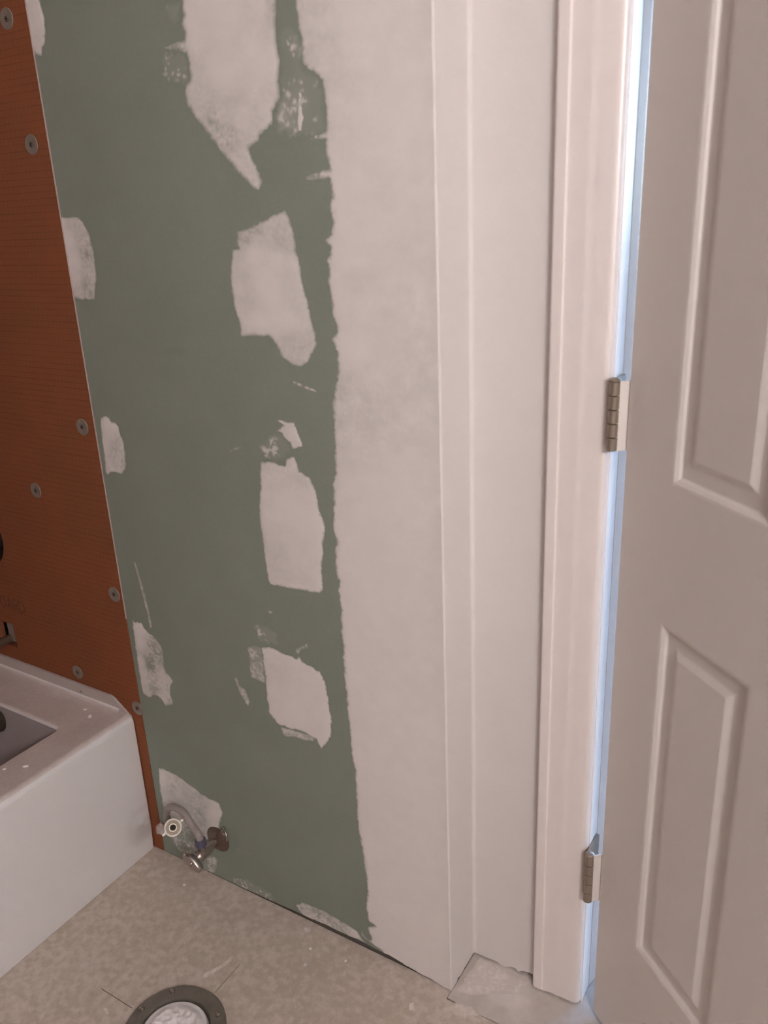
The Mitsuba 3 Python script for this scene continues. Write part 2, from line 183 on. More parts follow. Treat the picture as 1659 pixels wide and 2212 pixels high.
# ------------------------------------------------------------------ floor
add('floor', box(X0 - .1, X1 + .1, Y0 - .1, 2.9, -.14, -.008), 'subfloor', kind='structure')
FC = (-.875, .655)
cross = [sg.box(FC[0] + .006, .748, FC[0] + .0075, .815), sg.box(-1.052, .6525, -.973, .6541)]
main = sg.box(-1.99, Y0, X1, .9365).difference(sg.Point(FC).buffer(.062, 48))
for c in cross: main = main.difference(c)
main = main.union(sg.box(-1.99, .93, XK + .001, YA + .0005))
m = extr(main, .008); m.apply_translation((0, 0, -.008)); add('floor__backer_panel', m, 'cement_board')
# the strip in front of the door, past the panel joint; ragged dusty edge along the joint
xs = np.linspace(XK + .002, X1, 60); ed = .9385 + .0012 * np.sin(xs * 60) + .0008 * np.sin(xs * 173)
strip = sg.Polygon([*zip(xs, ed), (X1, 2.88), (-.9, 2.88), (-.9, YH), (XK + .0025, YH)])
m = extr(strip, .008); m.apply_translation((0, 0, -.0078)); add('floor__backer_panel_001', m, 'dusty_board')
tag('floor__backer_panel_001', 'paler dusty strip in front of the door')

# ------------------------------------------------------------------ vertex-painted plaster patches
def patch_mesh(poly_mm, cov, feather, rough, cps, under, over, to3d, thick=.0007, step=.0022, grid=.0032, extra=None, minedge=0., seed=0, xmax=None, keep=None, clip=None):
    P = np.array(poly_mm, float) / 1000
    pg = sg.Polygon(P).buffer(0)
    if pg.geom_type != 'Polygon': pg = max(pg.geoms, key=lambda g: g.area)
    n = max(12, int(pg.exterior.length / step))
    q = np.array([pg.exterior.interpolate(k / n, normalized=True).coords[0] for k in range(n)])
    tan = np.roll(q, -1, 0) - np.roll(q, 1, 0); tan /= np.linalg.norm(tan, axis=1)[:, None] + 1e-9
    nor = np.c_[tan[:, 1], -tan[:, 0]]
    q3 = np.c_[q, np.full(n, seed * 1.7)]
    w = (meshkit.noise(q3 * [160, 420, 1], 3) - .5) * 2.2 + (meshkit.noise(q3 * [60, 90, 1], 5) - .5) * 2
    q = q + nor * (w * rough * .0013)[:, None]
    if xmax is not None: q[:, 0] = np.minimum(q[:, 0], xmax)
    pg = sg.Polygon(q).buffer(0)
    if clip is not None: pg = pg.intersection(clip)
    if pg.geom_type != 'Polygon': pg = max(pg.geoms, key=lambda g: g.area)
    q = np.array(pg.exterior.coords)[:-1]
    x0, z0, x1, z1 = pg.bounds
    gx, gz = np.meshgrid(np.arange(x0, x1, grid), np.arange(z0, z1, grid)); gx = gx + (np.arange(len(gx)) % 2)[:, None] * grid / 2
    g = np.c_[gx.ravel(), gz.ravel()]; g = g + (np.random.default_rng(seed).random(g.shape) - .5) * grid * .5
    g = g[shapely.contains_xy(pg, g[:, 0], g[:, 1])]
    if len(g):
        dd = cKDTree(q).query(g)[0]; g = g[dd > grid * .4]
    pts = np.vstack([q, g]) if len(g) else q
    tri = Delaunay(pts).simplices; cen = pts[tri].mean(1); tri = tri[shapely.contains_xy(pg, cen[:, 0], cen[:, 1])]
    qs = q[keep(q)] if keep else q
    dist = cKDTree(qs).query(pts)[0]
    p3 = np.c_[pts, np.full(len(pts), seed * 3.1)]
    if cps:
        c = np.array(cps, float); d2 = ((pts[:, None] * 1000 - c[None, :, :2])**2).sum(2) + 60
        wt = d2**-1.6; base = (wt * c[:, 2]).sum(1) / wt.sum(1)
    else: base = np.full(len(pts), float(cov))
    fe = max(feather, .5) / 1000
    wob = meshkit.fbm(p3 * 130, 2, 4)
    e = np.clip((dist + (wob - .5) * fe * .8) / fe, 0, 1); e = e * e * (3 - 2 * e)
    if minedge: e = minedge + (1 - minedge) * e
    dry = meshkit.fbm(p3 * [240, 330, 1], 3, 8); dry2 = meshkit.fbm(p3 * [45, 60, 1], 3, 9)
    op = np.clip(base, 0, 1)
    hole = 4 * op * (1 - op)
    lo = np.clip((.55 - op) / .25, 0, 1)
    full = op * (.22 + .78 * e) + hole * np.where(op > .7, .55, 1.0) * ((dry - .5) * .9 + (dry2 - .5) * .9)
    q0 = .66 - .32 * op; sp = np.clip((dry * .6 + dry2 * .4 - q0) / .05, 0, 1)
    thin = e * (op * .30 + .60 * sp)
    c = np.clip(full * (1 - lo) + thin * lo, 0, 1)
    col = under * (1 - c[:, None]) + over * c[:, None] * (.985 + .05 * (dry2[:, None] - .5))
    h = .00025 + thick * np.clip(dist / .006, 0, 1) * (.35 + .65 * c) + .00012 * (dry - .5) * (dist > 0)
    if extra is not None: h = h + extra(pts)
    h[:len(q)] = np.minimum(h[:len(q)], .0003) if extra is None else h[:len(q)]
    V = to3d(pts, h); F = tri.copy()
    return V, F, col
def oriented(V, F, towards):
    nn = np.cross(V[F[:, 1]] - V[F[:, 0]], V[F[:, 2]] - V[F[:, 0]]); flip = nn @ np.asarray(towards, float) < 0
    F[flip] = F[flip][:, ::-1]; return V, F
wall3 = lambda p, h: np.c_[p[:, 0], YA - h, p[:, 1]]
def solidify(V, F, back):
    """closes a relief skin with a back skin so that it has real thickness."""
    return V, F

# ------------------------------------------------------------------ green wall and what is behind it
bot = [(-1.2042, .0015), (-1.0, .002), (-.94, .003), (-.89, .005), (-.842, .0075), (-.80, .0085), (-.775, .011), (-.73, .010), (-.70, .0125), (-.676, .010), (-.65, .009), (-.636, .0115), (-.612, .009), (-.606, .0045), (-.594, .006), (-.575, .0025), (-.55, .004), (-.53, .0012), (XK, .0008)]
face = sg.Polygon([*bot, (XK, H), (-1.2042, H)])
clipA = sg.Polygon([*[(x, z + .0004) for x, z in bot], (XK + .01, .001), (XK + .01, H), (-1.2042, H)])
add('wall_back', extr_wall(face, YA, .0125), 'green_paper', kind='structure')
add('wall_stud_bay', box(X0, XK - .0125, YA + .085, YA + .10, 0, H), 'dark_void', kind='structure')
add('wall_back__bottom_plate', box(-1.2, XK - .0127, YA + .0127, YA + .085, -.0079, .038), 'lumber')
for i, pd in enumerate(DATA['patches']):
    poly, cov, fe, ro, cps = pd
    V, F, col = patch_mesh(poly, cov, fe, ro, cps, GREEN * .985, PLASTER, wall3, seed=i + 1, clip=clipA)
    V, F = oriented(V, F, (0, -1, 0))
    k = add(nxt('wall_back__plaster_patch'), trimesh.Trimesh(V, F, process=False), 'vertexpaint', True, color=col)
# wide feathered compound band up to the outer corner
band = [[-696, 2400], [-699, 2100], [-703, 1800]] + DATA['band'] + [[-640, 7.0], [-612, 8.0], [-596, 5.0], [-560, 2.8], [-530, 1.2], [XK * 1000 + 4, 1.0], [XK * 1000 + 4, 2400]]
def bandh(p):
    u = np.clip((p[:, 0] + .70) / (.70 + XK), 0, 1)
    z = p[:, 1]
    s = np.clip((u - .30 - .10 * np.sin(z * 3.1 + 1)) / .72, 0, 1)
    bead = np.clip((p[:, 0] - (XK - .016)) / .016, 0, 1)
    return .0028 * s * s + .0011 * bead**1.5 + .0003 * np.sin(z * 21) * s
cpb = [[-690, 1500, .8], [-660, 1500, .85], [-620, 1500, 1], [-690, 1400, .88], [-560, 1400, 1], [-650, 1300, 1], [-690, 1300, .93], [-690, 1100, .97], [-672, 1075, .88], [-675, 1040, .80], [-673, 1000, .84], [-690, 900, .95],
       [-650, 1100, 1], [-600, 900, 1], [-660, 800, 1], [-600, 400, 1], [-650, 500, 1], [-640, 200, 1], [-600, 60, 1], [-550, 30, 1]]
V, F, col = patch_mesh(band, 1, 3, 1.0, cpb, GREEN, PLASTER, wall3, thick=.0008, grid=.0045, extra=bandh, seed=40, xmax=XK + .0003, keep=lambda q: (q[:, 0] < XK - .02) & (q[:, 1] < 2.39) & ((q[:, 1] > .012) | (q[:, 0] < -.65)), clip=clipA)
V, F = oriented(V, F, (0, -1, 0))
add('wall_back__compound_band', trimesh.Trimesh(V, F, process=False), 'vertexpaint', True, color=col)
tag('wall_back__compound_band', 'wide white band of joint compound along the outer corner')
# metal corner bead under compound: a rounded nose that wraps to the return wall
a = np.linspace(0, np.pi / 2, 9); r = .0032
nose = [(XK - .001, YA - .0042), *[(XK + .0002 + r * math.sin(t) - .001, YA - .0042 + r * (1 - math.cos(t)) ) for t in a], (XK + .0024, YA + .02), (XK - .001, YA + .02)]
m = extr(sg.Polygon(nose), 2.3); m.apply_translation((0, 0, .002)); add('wall_back__corner_bead', m, 'primer', 50)

# ------------------------------------------------------------------ return wall and door wall
zr = np.array([(YA + .001, .0016), (YA + .012, .006), (YA + .024, .0045), (YA + .03, .0015), (YA + .05, .003), (YC - .001, .002)])
prof = sg.Polygon([*zr, (YC - .001, H), (YA + .001, H)])
m = extr(prof, .0125); v = m.vertices.copy(); m.vertices = np.c_[XK + .0022 - .0125 + v[:, 2], v[:, 0], v[:, 1]]; m.fix_normals()
add('wall_return', m, 'primer', kind='structure')
# soft inner corner fillet of compound between return and door wall
t = np.linspace(0, np.pi / 2, 12); R = .006; ci = (XK + .0022 + R, YC - R)
fil = [(XK + .002, YC), *[(ci[0] - R * math.cos(q), ci[1] + R * math.sin(q)) for q in t]]
m = extr(sg.Polygon(fil), 2.3); m.apply_translation((0, 0, .004)); add('wall_return__corner_fillet', m, 'primer', 60)
zb = [(XK - .05, .003), (XK + .004, .003), (-.48, .0035), (-.462, .005), (-.455, .0012), (-.445, .001), (-.437, .007), (-.428, .009), (-.421, .004), (-.412, .011), (-.40, .013), (-.39, .012), (XJ0 - .018, .01)]
entry = sg.Polygon([*zb, (XJ0 - .018, H), (XK - .05, H)])
ms = [extr_wall(entry, YC, .0125), extr_wall(sg.box(XJ0 - .018, 2.08, XJ1 + .018, H), YC, .0125), extr_wall(sg.box(XJ1 + .018, 0, X1, H), YC, .0125)]
add('wall_entry', join(ms), 'primer', kind='structure')
ms = [box(XK - .05, XJ0 - .02, YC + .0127, YH, 0, H), box(XJ0 - .02, XJ1 + .02, YC + .0127, YH, 2.08, H), box(XJ1 + .02, X1, YC + .0127, YH, 0, H)]
add('wall_entry__framing', join(ms), 'lumber')

# ------------------------------------------------------------------ the other sides of the bathroom (behind and beside the camera)
add('wall_left', box(X0 - .1, X0, Y0, YA + .1, 0, H), 'orange_fleece', kind='structure')
add('wall_near', box(X0, X1, Y0 - .1, Y0, 0, H), 'wall_paint', kind='structure')
add('wall_right', box(X1, X1 + .1, Y0, 2.9, 0, H), 'wall_paint', kind='structure')
add('ceiling', box(X0 - .1, X1 + .1, Y0 - .1, 2.9, H, H + .05), 'ceiling_paint', kind='structure')
# hall beyond the door, daylit by a window in its far wall
add('wall_hall_left', box(-1.0, -.9, YH, 2.8, 0, H), 'hall_paint', kind='structure')
WX0, WX1, WZ0, WZ1 = -.25, 1.15, .04, 1.95
hf = sg.box(-1.0, 0, X1, H).difference(sg.box(WX0, WZ0, WX1, WZ1))
add('wall_hall_far', extr_wall(hf, 2.78, .1), 'hall_paint', kind='structure')
fr = sg.box(WX0, WZ0, WX1, WZ1).difference(sg.box(WX0 + .05, WZ0 + .05, WX1 - .05, WZ1 - .05)).union(sg.box((WX0 + WX1) / 2 - .02, WZ0, (WX0 + WX1) / 2 + .02, WZ1))
add('window_1', extr_wall(fr, 2.81, .04), 'trim_paint', kind='structure')
add('wall_hall_near', box(-.9, XK - .05, YH, YH + .0125, 0, H), 'hall_paint', kind='structure')

# ------------------------------------------------------------------ orange backer board with screws and washers
YB = YA - .002
bp = sg.box(X0, .002, XB, 2.2).difference(sg.Point(-1.621, .662).buffer(.066, 24)).difference(sg.box(-1.640, .400, -1.583, .458))
add('backer_board', extr_wall(bp, YB, .0135), 'orange_fleece')
tag('backer_board', 'orange-brown waterproof backer board with round washers, on the wall above the bathtub', 'wall board')
xs = [(XB - .0002, YB - .0003), (XB + .0010, YB - .0004), (XB + .0015, YB + .001), (XB + .0010, YB + .0035), (XB - .0002, YB + .003)]
m = extr(sg.Polygon(xs), 1.56); m.apply_translation((0, 0, .56)); add('backer_board__paper_edge', m, 'board_edge'); tag('backer_board__paper_edge', 'pale cut edge')
wash = [(-1.253, 1.584), (-1.245, 1.405), (-1.237, .938), (-1.408, .794), (-1.226, .608), (-1.385, .393), (-1.213, .357)]
for i, (x, z) in enumerate(wash):
    o = np.array([x, YB + .0002, z]); k = nxt('backer_board__washer')
    ring = [(-.001, .0155), (.0008, .0155), (.0014, .0148), (.0012, .010), (.0004, .0065), (.0001, .004)]
    m = lathe(ring, o, (0, -1, 0), 28); add(k, m, 'washer_metal', 40)
    hd = lathe([(.0002, .0046), (.0012, .0046), (.0017, .0038), (.0017, .0001)], o, (0, -1, 0), 16)
    sl = []
    for q in (20 + 31 * i, 110 + 31 * i):
        b = box(-.0034, .0034, -.0004, .0003, -.0007, .0007); b.apply_transform(trimesh.transformations.rotation_matrix(math.radians(q), (0, 1, 0))); b.apply_translation(o + [0, -.0018, 0]); sl.append(b)
    # three stamped ribs of the washer
    add(k + '__screw', hd, 'screw_metal', 40)
    add(k + '__slot', join(sl), 'dark_void')
    ribs = []
    for q in range(4):
        b = box(.0075, .0135, -.0006, .0004, -.0015, .0015); b.apply_transform(trimesh.transformations.rotation_matrix(math.radians(90 * q + 25 * i), (0, 1, 0))); b.apply_translation(o + [0, -.0014, 0]); ribs.append(b)
    add(k + '__rib', join(ribs), 'washer_metal')
tm = meshkit.text_mesh('BOARD', .028, .0004)
w = tm.bounds[1][0]; v = tm.vertices.copy(); tm.vertices = np.c_[-1.527 - w * .82 + v[:, 0] * .82, YB - v[:, 2], .497 + v[:, 1]]; tm.fix_normals()
add('backer_board__printed_lettering', tm, 'print_ink'); tag('backer_board__printed_lettering', 'faint dark printed lettering')
V, F, col = patch_mesh(DATA['board_smear'], .6, 4, 1.5, None, np.array([.26, .092, .042]), PLASTER * .9, lambda p, h: np.c_[p[:, 0], YB - h, p[:, 1]], seed=61)
V, F = oriented(V, F, (0, -1, 0)); add('backer_board__plaster_smear', trimesh.Trimesh(V, F, process=False), 'vertexpaint', True, color=col)

# ------------------------------------------------------------------ bathtub
TX0, TX1, TY0, TY1, TZ = X0 + .002, -1.227, Y0 + .09, YA - .0035, .338
def rrect(x0, x1, y0, y1, r, z, seg=5):
    r = max(r, 1e-4); q = []
    for cx, cy, a0 in ((x1 - r, y1 - r, 0), (x0 + r, y1 - r, 90), (x0 + r, y0 + r, 180), (x1 - r, y0 + r, 270)):
        for k in range(seg + 1):
            an = math.radians(a0 + 90 * k / seg); q.append((cx + r * math.cos(an), cy + r * math.sin(an), z))
    return np.array(q)
BX0, BX1, BY0, BY1 = TX0 + .085, -1.326, TY0 + .11, .849
rings = [rrect(TX0, TX1 - .004, TY0, TY1, .004, .001), rrect(TX0, TX1, TY0, TY1, .004, .06)]
for t in np.linspace(0, np.pi / 2, 7):
    i = .017 * (1 - math.cos(t)); rings.append(rrect(TX0 + i, TX1 - i, TY0 + i * .1, TY1 - i * .1, .004, TZ - .017 + .017 * math.sin(t)))
for t in np.linspace(0, np.pi / 2, 6):
    i = .007 * math.sin(t); rings.append(rrect(BX0 - .007 + i, BX1 + .007 - i, BY0 - .007 + i, BY1 + .007 - i, .012, TZ - .007 * (1 - math.cos(t))))
nsh = len(rings)
for z, i, r in ((.30, .006, .016), (.15, .026, .03), (.10, .04, .05), (.07, .065, .07), (.058, .10, .08), (.056, .14, .08)):
    rings.append(rrect(BX0 + i, BX1 - i, BY0 + i * 3.0, BY1 - i, r, z))
tub = loft(rings[:nsh], (True, False)); add('bathtub__shell', tub, 'tub_enamel', 42)
bas = loft(rings[nsh - 1:], (False, True)); add('bathtub__basin', bas, 'basin_shade', 42); tag('bathtub__basin', 'inside of the basin, painted grey for its shade')
fl = sg.Polygon([(TX0, TZ - .006), (TX1 - .005, TZ - .008), (TX1 - .0065, TZ - .005), (-1.2385, .3365), (-1.275, .3635), (-1.283, .3675), (TX0, .3685)])
add('bathtub__tiling_flange', extr_wall(fl, TY1 - .0045, .0052), 'dusty_enamel')
cv = [np.c_[np.full(7, x), TY1 - .0035 - .011 * (1 - np.sin(np.linspace(0, np.pi / 2, 7))) , TZ - .0002 + .011 * (1 - np.cos(np.linspace(0, np.pi / 2, 7)))] for x in (TX0, -1.30, -1.262)]
g = np.vstack(cv); f = []
for a_ in range(2):
    for b_ in range(6):
        i0 = a_ * 7 + b_; f += [(i0, i0 + 7, i0 + 8), (i0, i0 + 8, i0 + 1)]
add('bathtub__cove', trimesh.Trimesh(g, np.array(f), process=False), 'tub_enamel', True)
add('bathtub__nail_hole', lathe([(-.001, .0042), (.0006, .0042), (.0008, .003), (.0008, .0001)], (-1.378, TY1 - .0037, .351), (0, -1, 0), 14), 'dark_void')
add('bathtub__overflow_plate', lathe([(-.008, .024), (.002, .024), (.004, .022), (.004, .012), (.001, .009), (.001, .0005)], (-1.522, .838, .298), (0, -1, .13), 30), 'dark_void', 40)
tag('bathtub__overflow_plate', 'black overflow opening')
tag('bathtub', 'white bathtub with a dusty rim standing against the orange board', 'bathtub')

# plaster crumbs lying on the rim and floor
def crumb(key, x, y, z, s, seed):
    r = np.random.default_rng(seed); b = trimesh.creation.icosphere(2, 1.0); v = b.vertices
    b.vertices = v * (1 + .5 * (meshkit.noise(v * 2.1 + seed, seed)[:, None] - .5)) * np.array([s, s * r.uniform(.5, .9), s * .35])
    b.apply_transform(trimesh.transformations.rotation_matrix(r.uniform(0, 3), (0, 0, 1))); b.apply_translation((x, y, z - b.bounds[0][2])); add(key, b, 'crumb', 40)
for i, (x, y, s) in enumerate([(-1.2745, .7345, .006), (-1.305, .711, .0035), (-1.30, .905, .005), (-1.33, .918, .004), (-1.60, .88, .006)]):
    k = nxt('plaster_crumb'); crumb(k, x, y, TZ + .0002, s, i + 3)
    tag(k, ['white plaster crumb nearest the apron edge of the dusty bathtub rim', 'small white plaster crumb on the tub rim beside the basin corner', 'white plaster crumb on the tub rim below the nail hole, the one farther right', 'small white plaster crumb on the tub rim below the nail hole, the one farther left', 'white plaster crumb on the tub rim at the left edge of the photo'][i], 'crumb', 'plaster crumbs on the tub rim')
for i, (x, y, s) in enumerate([(-1.095, .905, .0035), (-.775, .905, .003), (-.763, .872, .003), (-.703, .915, .003)]):
    k = nxt('plaster_crumb'); crumb(k, x, y, .0002, s, i + 13)
    tag(k, ['tiny white plaster crumb on the floor beside the stop valve and tub', 'tiny white plaster crumb on the floor, leftmost of three below the green wall', 'tiny white plaster crumb on the floor, nearest the flange of three below the green wall', 'tiny white plaster crumb on the floor, rightmost of three below the green wall'][i], 'crumb', 'plaster crumbs on the floor')

# ------------------------------------------------------------------ tub spout stub pipe in its cut-out
add('spout_pipe', join([tube([(-1.611, YA + .06, .416), (-1.611, YA - .16, .416)], .0095, 24)]), 'dark_copper', 40)
tag('spout_pipe', 'dark stub pipe sticking out of the square cut-out in the orange board', 'pipe')
add('backer_board__foam_block', box(-1.612, -1.5915, YB + .004, YB + .03, .41, .4585), 'washer_metal'); tag('backer_board__foam_block', 'grey fill inside the spout cut-out')
add('tub_valve', lathe([(.05, .045), (.0, .045), (-.004, .03), (-.004, .001)], (-1.640, YA, .662), (0, 1, 0), 32), 'dark_void', 40)  # valve body coloured near black to paint the shade inside the round hole
tag('tub_valve', 'bath valve body painted dark as the shade of its round hole in the orange board', 'valve')

# ------------------------------------------------------------------ supply stop valve
W0 = np.array([-1.034, YA, .104]); out = (0, -1, 0)
add('supply_valve__escutcheon', lathe([(.0, .0278), (.0012, .0285), (.003, .0275), (.007, .022), (.011, .015), (.0125, .0105), (.012, .0085)], W0, out, 44), 'bronze', 40)
add('supply_valve__stem_pipe', lathe([(-.03, .008), (.036, .008)], W0, out, 24), 'dull_chrome', 40)
add('supply_valve__nut', lathe([(.026, .011), (.0265, .0125), (.038, .0125), (.0385, .0115)], W0, out, 6), 'dull_chrome')
add('supply_valve__body', lathe([(.036, .009), (.038, .0115), (.056, .0115), (.060, .009), (.064, .007), (.070, .0055)], W0, out, 30), 'dull_chrome', 40)
c = W0 + [0, -.047, 0]
add('supply_valve__outlet', lathe([(0, .008), (.022, .008), (.024, .0072)], c, (0, 0, 1), 24), 'dull_chrome', 40)
add('supply_valve__outlet_nut', lathe([(.020, .0095), (.0205, .0108), (.034, .0108), (.035, .0095)], c, (0, 0, 1), 20), 'blue_nut')
tag('supply_valve__outlet_nut', 'dark blue compression nut')
hd = []
for s_, (a1, b1) in ((.066, (.020, .0095)), (.0675, (.0235, .0125)), (.0715, (.0245, .0135)), (.0765, (.0245, .0135)), (.0795, (.0225, .0115)), (.080, (.012, .006))):
    t = np.arange(40) * 2 * np.pi / 40; q = math.radians(-28)
    u, w_ = a1 * np.cos(t), b1 * np.sin(t); hd.append(np.c_[W0[0] + u * math.cos(q) - w_ * math.sin(q), np.full(40, W0[1] - s_), W0[2] + u * math.sin(q) + w_ * math.cos(q)])
m = loft(hd); m.fix_normals(); add('supply_valve__handle', m, 'chrome', 35); tag('supply_valve__handle', 'chrome oval handle')
add('supply_valve__handle_screw', lathe([(.0795, .004), (.0815, .004), (.082, .003), (.082, .0002)], W0, out, 16), 'chrome', 40)
tt = np.linspace(math.radians(-95), math.radians(185), 26)
path = np.c_[-1.0085 + .0115 * np.cos(tt), YA - .006 - .006 * np.cos(tt), .1305 + .0125 * np.sin(tt)]
add('supply_valve__loose_ring', tube(path, .0022, 12), 'chrome', 50); tag('supply_valve__loose_ring', 'chrome wire ring beside the escutcheon')
tag('supply_valve', 'chrome water stop valve with an oval handle on the green wall near the floor', 'valve')

# hose: up from the valve, over in a loop, nut turned towards the room
hp = catmull([c + [0, 0, .026], c + [-.004, 0, .045], (-1.054, .914, .158), (-1.080, .918, .179), (-1.112, .922, .177), (-1.136, .926, .157), (-1.143, .928, .135), (-1.134, .925, .122), (-1.116, .915, .130), (-1.101, .903, .1475)], 12)
hp = hp[::1]
add('supply_hose__hose', tube(hp, .0074, 24, ripple=.03), 'hose_vinyl', 50)
nd = np.array([.62, -.50, .61]); nd /= np.linalg.norm(nd); no = np.array([-1.087, .893, .1585])
add('supply_hose__collar', lathe([(-.022, .0078), (-.014, .0085), (-.010, .011)], no, nd, 24), 'hose_vinyl', 40)
add('supply_hose__nut', lathe([(-.013, .010), (-.012, .0160), (-.010, .0172), (.006, .0176), (.0085, .0165), (.0088, .0148), (.0075, .0134), (.003, .0130), (.002, .0115)], no, nd, 40, (True, False)), 'white_nylon', 35)
tag('supply_hose__nut', 'white plastic coupling nut')
a_, b_, d_ = frame(nd)
for q in (205, 25):
    e = math.cos(math.radians(q)) * a_ + math.sin(math.radians(q)) * b_
    mm = np.eye(4); mm[:3, 0] = e; mm[:3, 1] = np.cross(d_, e); mm[:3, 2] = d_; mm[:3, 3] = no + e * .0195 - d_ * .002
    b = rbox(.010, .0045, .014, .0015); b.apply_transform(mm); add(nxt('supply_hose__nut__wing'), b, 'white_nylon', 40)
add('supply_hose__gasket', lathe([(-.002, .0133), (.0025, .0133), (.003, .0128), (.0028, .0085), (-.001, .008)], no, nd, 36), 'tan_rubber', 40)
add('supply_hose__nipple', lathe([(-.004, .0085), (.0045, .0085), (.0055, .0078), (.0055, .0062), (.001, .0052), (-.006, .0052)], no, nd, 32, (True, False)), 'white_nylon', 35)
add('supply_hose__bore', lathe([(-.006, .0058), (-.0005, .0055), (-.0004, .0002)], no, nd, 24), 'dark_void')
tag('supply_hose', 'grey toilet supply hose looped beside the tub with its white coupling nut facing the room', 'hose')

# ------------------------------------------------------------------ toilet flange and the plug stuffed in it
o = np.array([FC[0], FC[1], 0])
add('toilet_flange__ring', lathe([(.0003, .0872), (.004, .0872), (.0075, .0852), (.0085, .082), (.0085, .066), (.0075, .0615), (.002, .0598), (-.02, .0585), (-.02, .0615), (.0003, .0635)], o, (0, 0, 1), 72, (False, False)), 'flange_grey', 35)
for a_ in (136, 50, 180, 0, 270, 225, 315, 93):
    x, y = FC[0] + .0745 * math.cos(math.radians(a_)), FC[1] + .0745 * math.sin(math.radians(a_))
    k = nxt('toilet_flange__screw'); hgt = .0145 if a_ in (136, 50, 180) else .0105
    add(k, lathe([(.006, .0045), (hgt - .003, .0045), (hgt - .0008, .0036), (hgt, .002), (hgt, .0002)], (x, y, 0), (0, 0, 1), 16), 'chrome' if a_ in (136, 50, 180) else 'screw_metal', 40)
tag('toilet_flange', 'dark round toilet flange ring screwed to the floor around a white plug', 'flange')
n1, n2 = 46, 120; rr = np.linspace(0, 1, n1); th = np.arange(n2) * 2 * np.pi / n2
RR, TH = np.meshgrid(rr, th, indexing='ij')
Rr = .0588 * RR; X, Y = Rr * np.cos(TH), Rr * np.sin(TH)
p3 = np.stack([X, Y, X * 0], -1)
fold = 1 - np.abs(2 * meshkit.fbm(p3 * 38 + 3.3, 3, 2) - 1)
fold2 = 1 - np.abs(2 * meshkit.fbm(p3 * 70 + 9.1, 2, 6) - 1)
rim = np.exp(-((RR - .86) / .12)**2)
Z = .0035 + .0035 * rim - .010 * np.clip((.72 - RR) / .5, 0, 1) + (.010 * fold**2 * np.clip((.82 - RR) * 6, 0, 1) + .003 * fold2 * np.clip((.85 - RR) * 6, 0, 1)) - .016 * np.clip((RR - .95) / .05, 0, 1)
V = np.c_[(FC[0] + X).ravel(), (FC[1] + Y).ravel(), Z.ravel()]; F = []
I, J = np.meshgrid(np.arange(n1 - 1), np.arange(n2), indexing='ij'); J2 = (J + 1) % n2
F = np.vstack([np.c_[(I * n2 + J).ravel(), ((I + 1) * n2 + J).ravel(), ((I + 1) * n2 + J2).ravel()], np.c_[(I * n2 + J).ravel(), ((I + 1) * n2 + J2).ravel(), (I * n2 + J2).ravel()]])
add('drain_plug', trimesh.Trimesh(V, F, process=False), 'plug_white', True)
tag('drain_plug', 'white wrinkled plug stuffed into the dark toilet flange on the floor', 'plug')

# floor smears
for i, (poly, cov, fe) in enumerate(DATA['smears']):
    V, F, col = patch_mesh(poly, cov, fe, 1.2, None, (np.array([.51, .465, .435]) if np.mean(poly, 0)[1] > 936 else np.array([.475, .405, .35])), np.array([.72, .66, .63]), lambda p, h: np.c_[p, h * .6], seed=80 + i)
    V, F = oriented(V, F, (0, 0, 1)); add(nxt('floor__plaster_smear'), trimesh.Trimesh(V, F, process=False), 'vertexpaint', True, color=col)

# ------------------------------------------------------------------ door casing, jamb, door
CX0, CX1 = -.3885, -.3072
prof = [(0, 0), (0, .0125), (.0012, .0148), (.003, .0158), (.0145, .0158), (.0165, .0153), (.0180, .0138), (.0205, .0131), (.036, .0130), (.042, .0134), (.046, .0133), (.050, .0125), (.056, .0123), (.0600, .0126), (.064, .0121), (.074, .0121), (.079, .0114), (.082, .0098), (.0841, .007), (.0848, .004), (.0848, 0)]
pr = np.array(prof); ring = np.c_[CX0 + pr[:, 0] * (CX1 - CX0) / .0848, YC - pr[:, 1]]
cen = ring.mean(0)
rings = [np.c_[cen + (ring - cen) * s, np.full(len(ring), z)] for s, z in ((.96, .005), (.99, .0065), (1, .010))] + [np.c_[ring, np.full(len(ring), 2.03 + 0 * pr[:, 0])]]
m = loft(rings); m.fix_normals(); add('trim_1', m, 'trim_paint', 25, kind='structure')
mr = trimesh.Trimesh(m.vertices * [-1, 1, 1] + [XJ0 + XJ1, 0, 0], m.faces[:, ::-1], process=False); add('trim_2', mr, 'trim_paint', 25, kind='structure')
hd = loft([np.c_[np.full(len(pr), x), YC - pr[:, 1], 2.03 + .0848 - pr[:, 0]] for x in (CX0, XJ1 + .0905)]); hd.fix_normals()
add('trim_3', hd, 'trim_paint', 25, kind='structure')
jam = [box(XJ0 - .018, XJ0, YC - .0005, YH + .001, 0.002, 2.05), box(XJ1, XJ1 + .018, YC - .0005, YH + .001, 0.002, 2.05), box(XJ0 - .018, XJ1 + .018, YC - .0005, YH + .001, 2.05, 2.068)]
add('door_1__jamb', join(jam), 'trim_paint', kind=None)
sp_ = extr(sg.Polygon([(XJ0 - .001, YC + .036), (XJ0 + .0008, YC + .036), (XJ0 + .005, YC + .054), (XJ0 + .005, YC + .075), (XJ0 - .001, YC + .075)]), 2.04); sp_.apply_translation((0, 0, .002))
stp = [sp_, box(XJ1 - .011, XJ1, YC + .04, YC + .075, .002, 2.05), box(XJ0, XJ1, YC + .04, YC + .075, 2.039, 2.05)]
add('door_1__door_stop', join(stp), 'trim_paint')

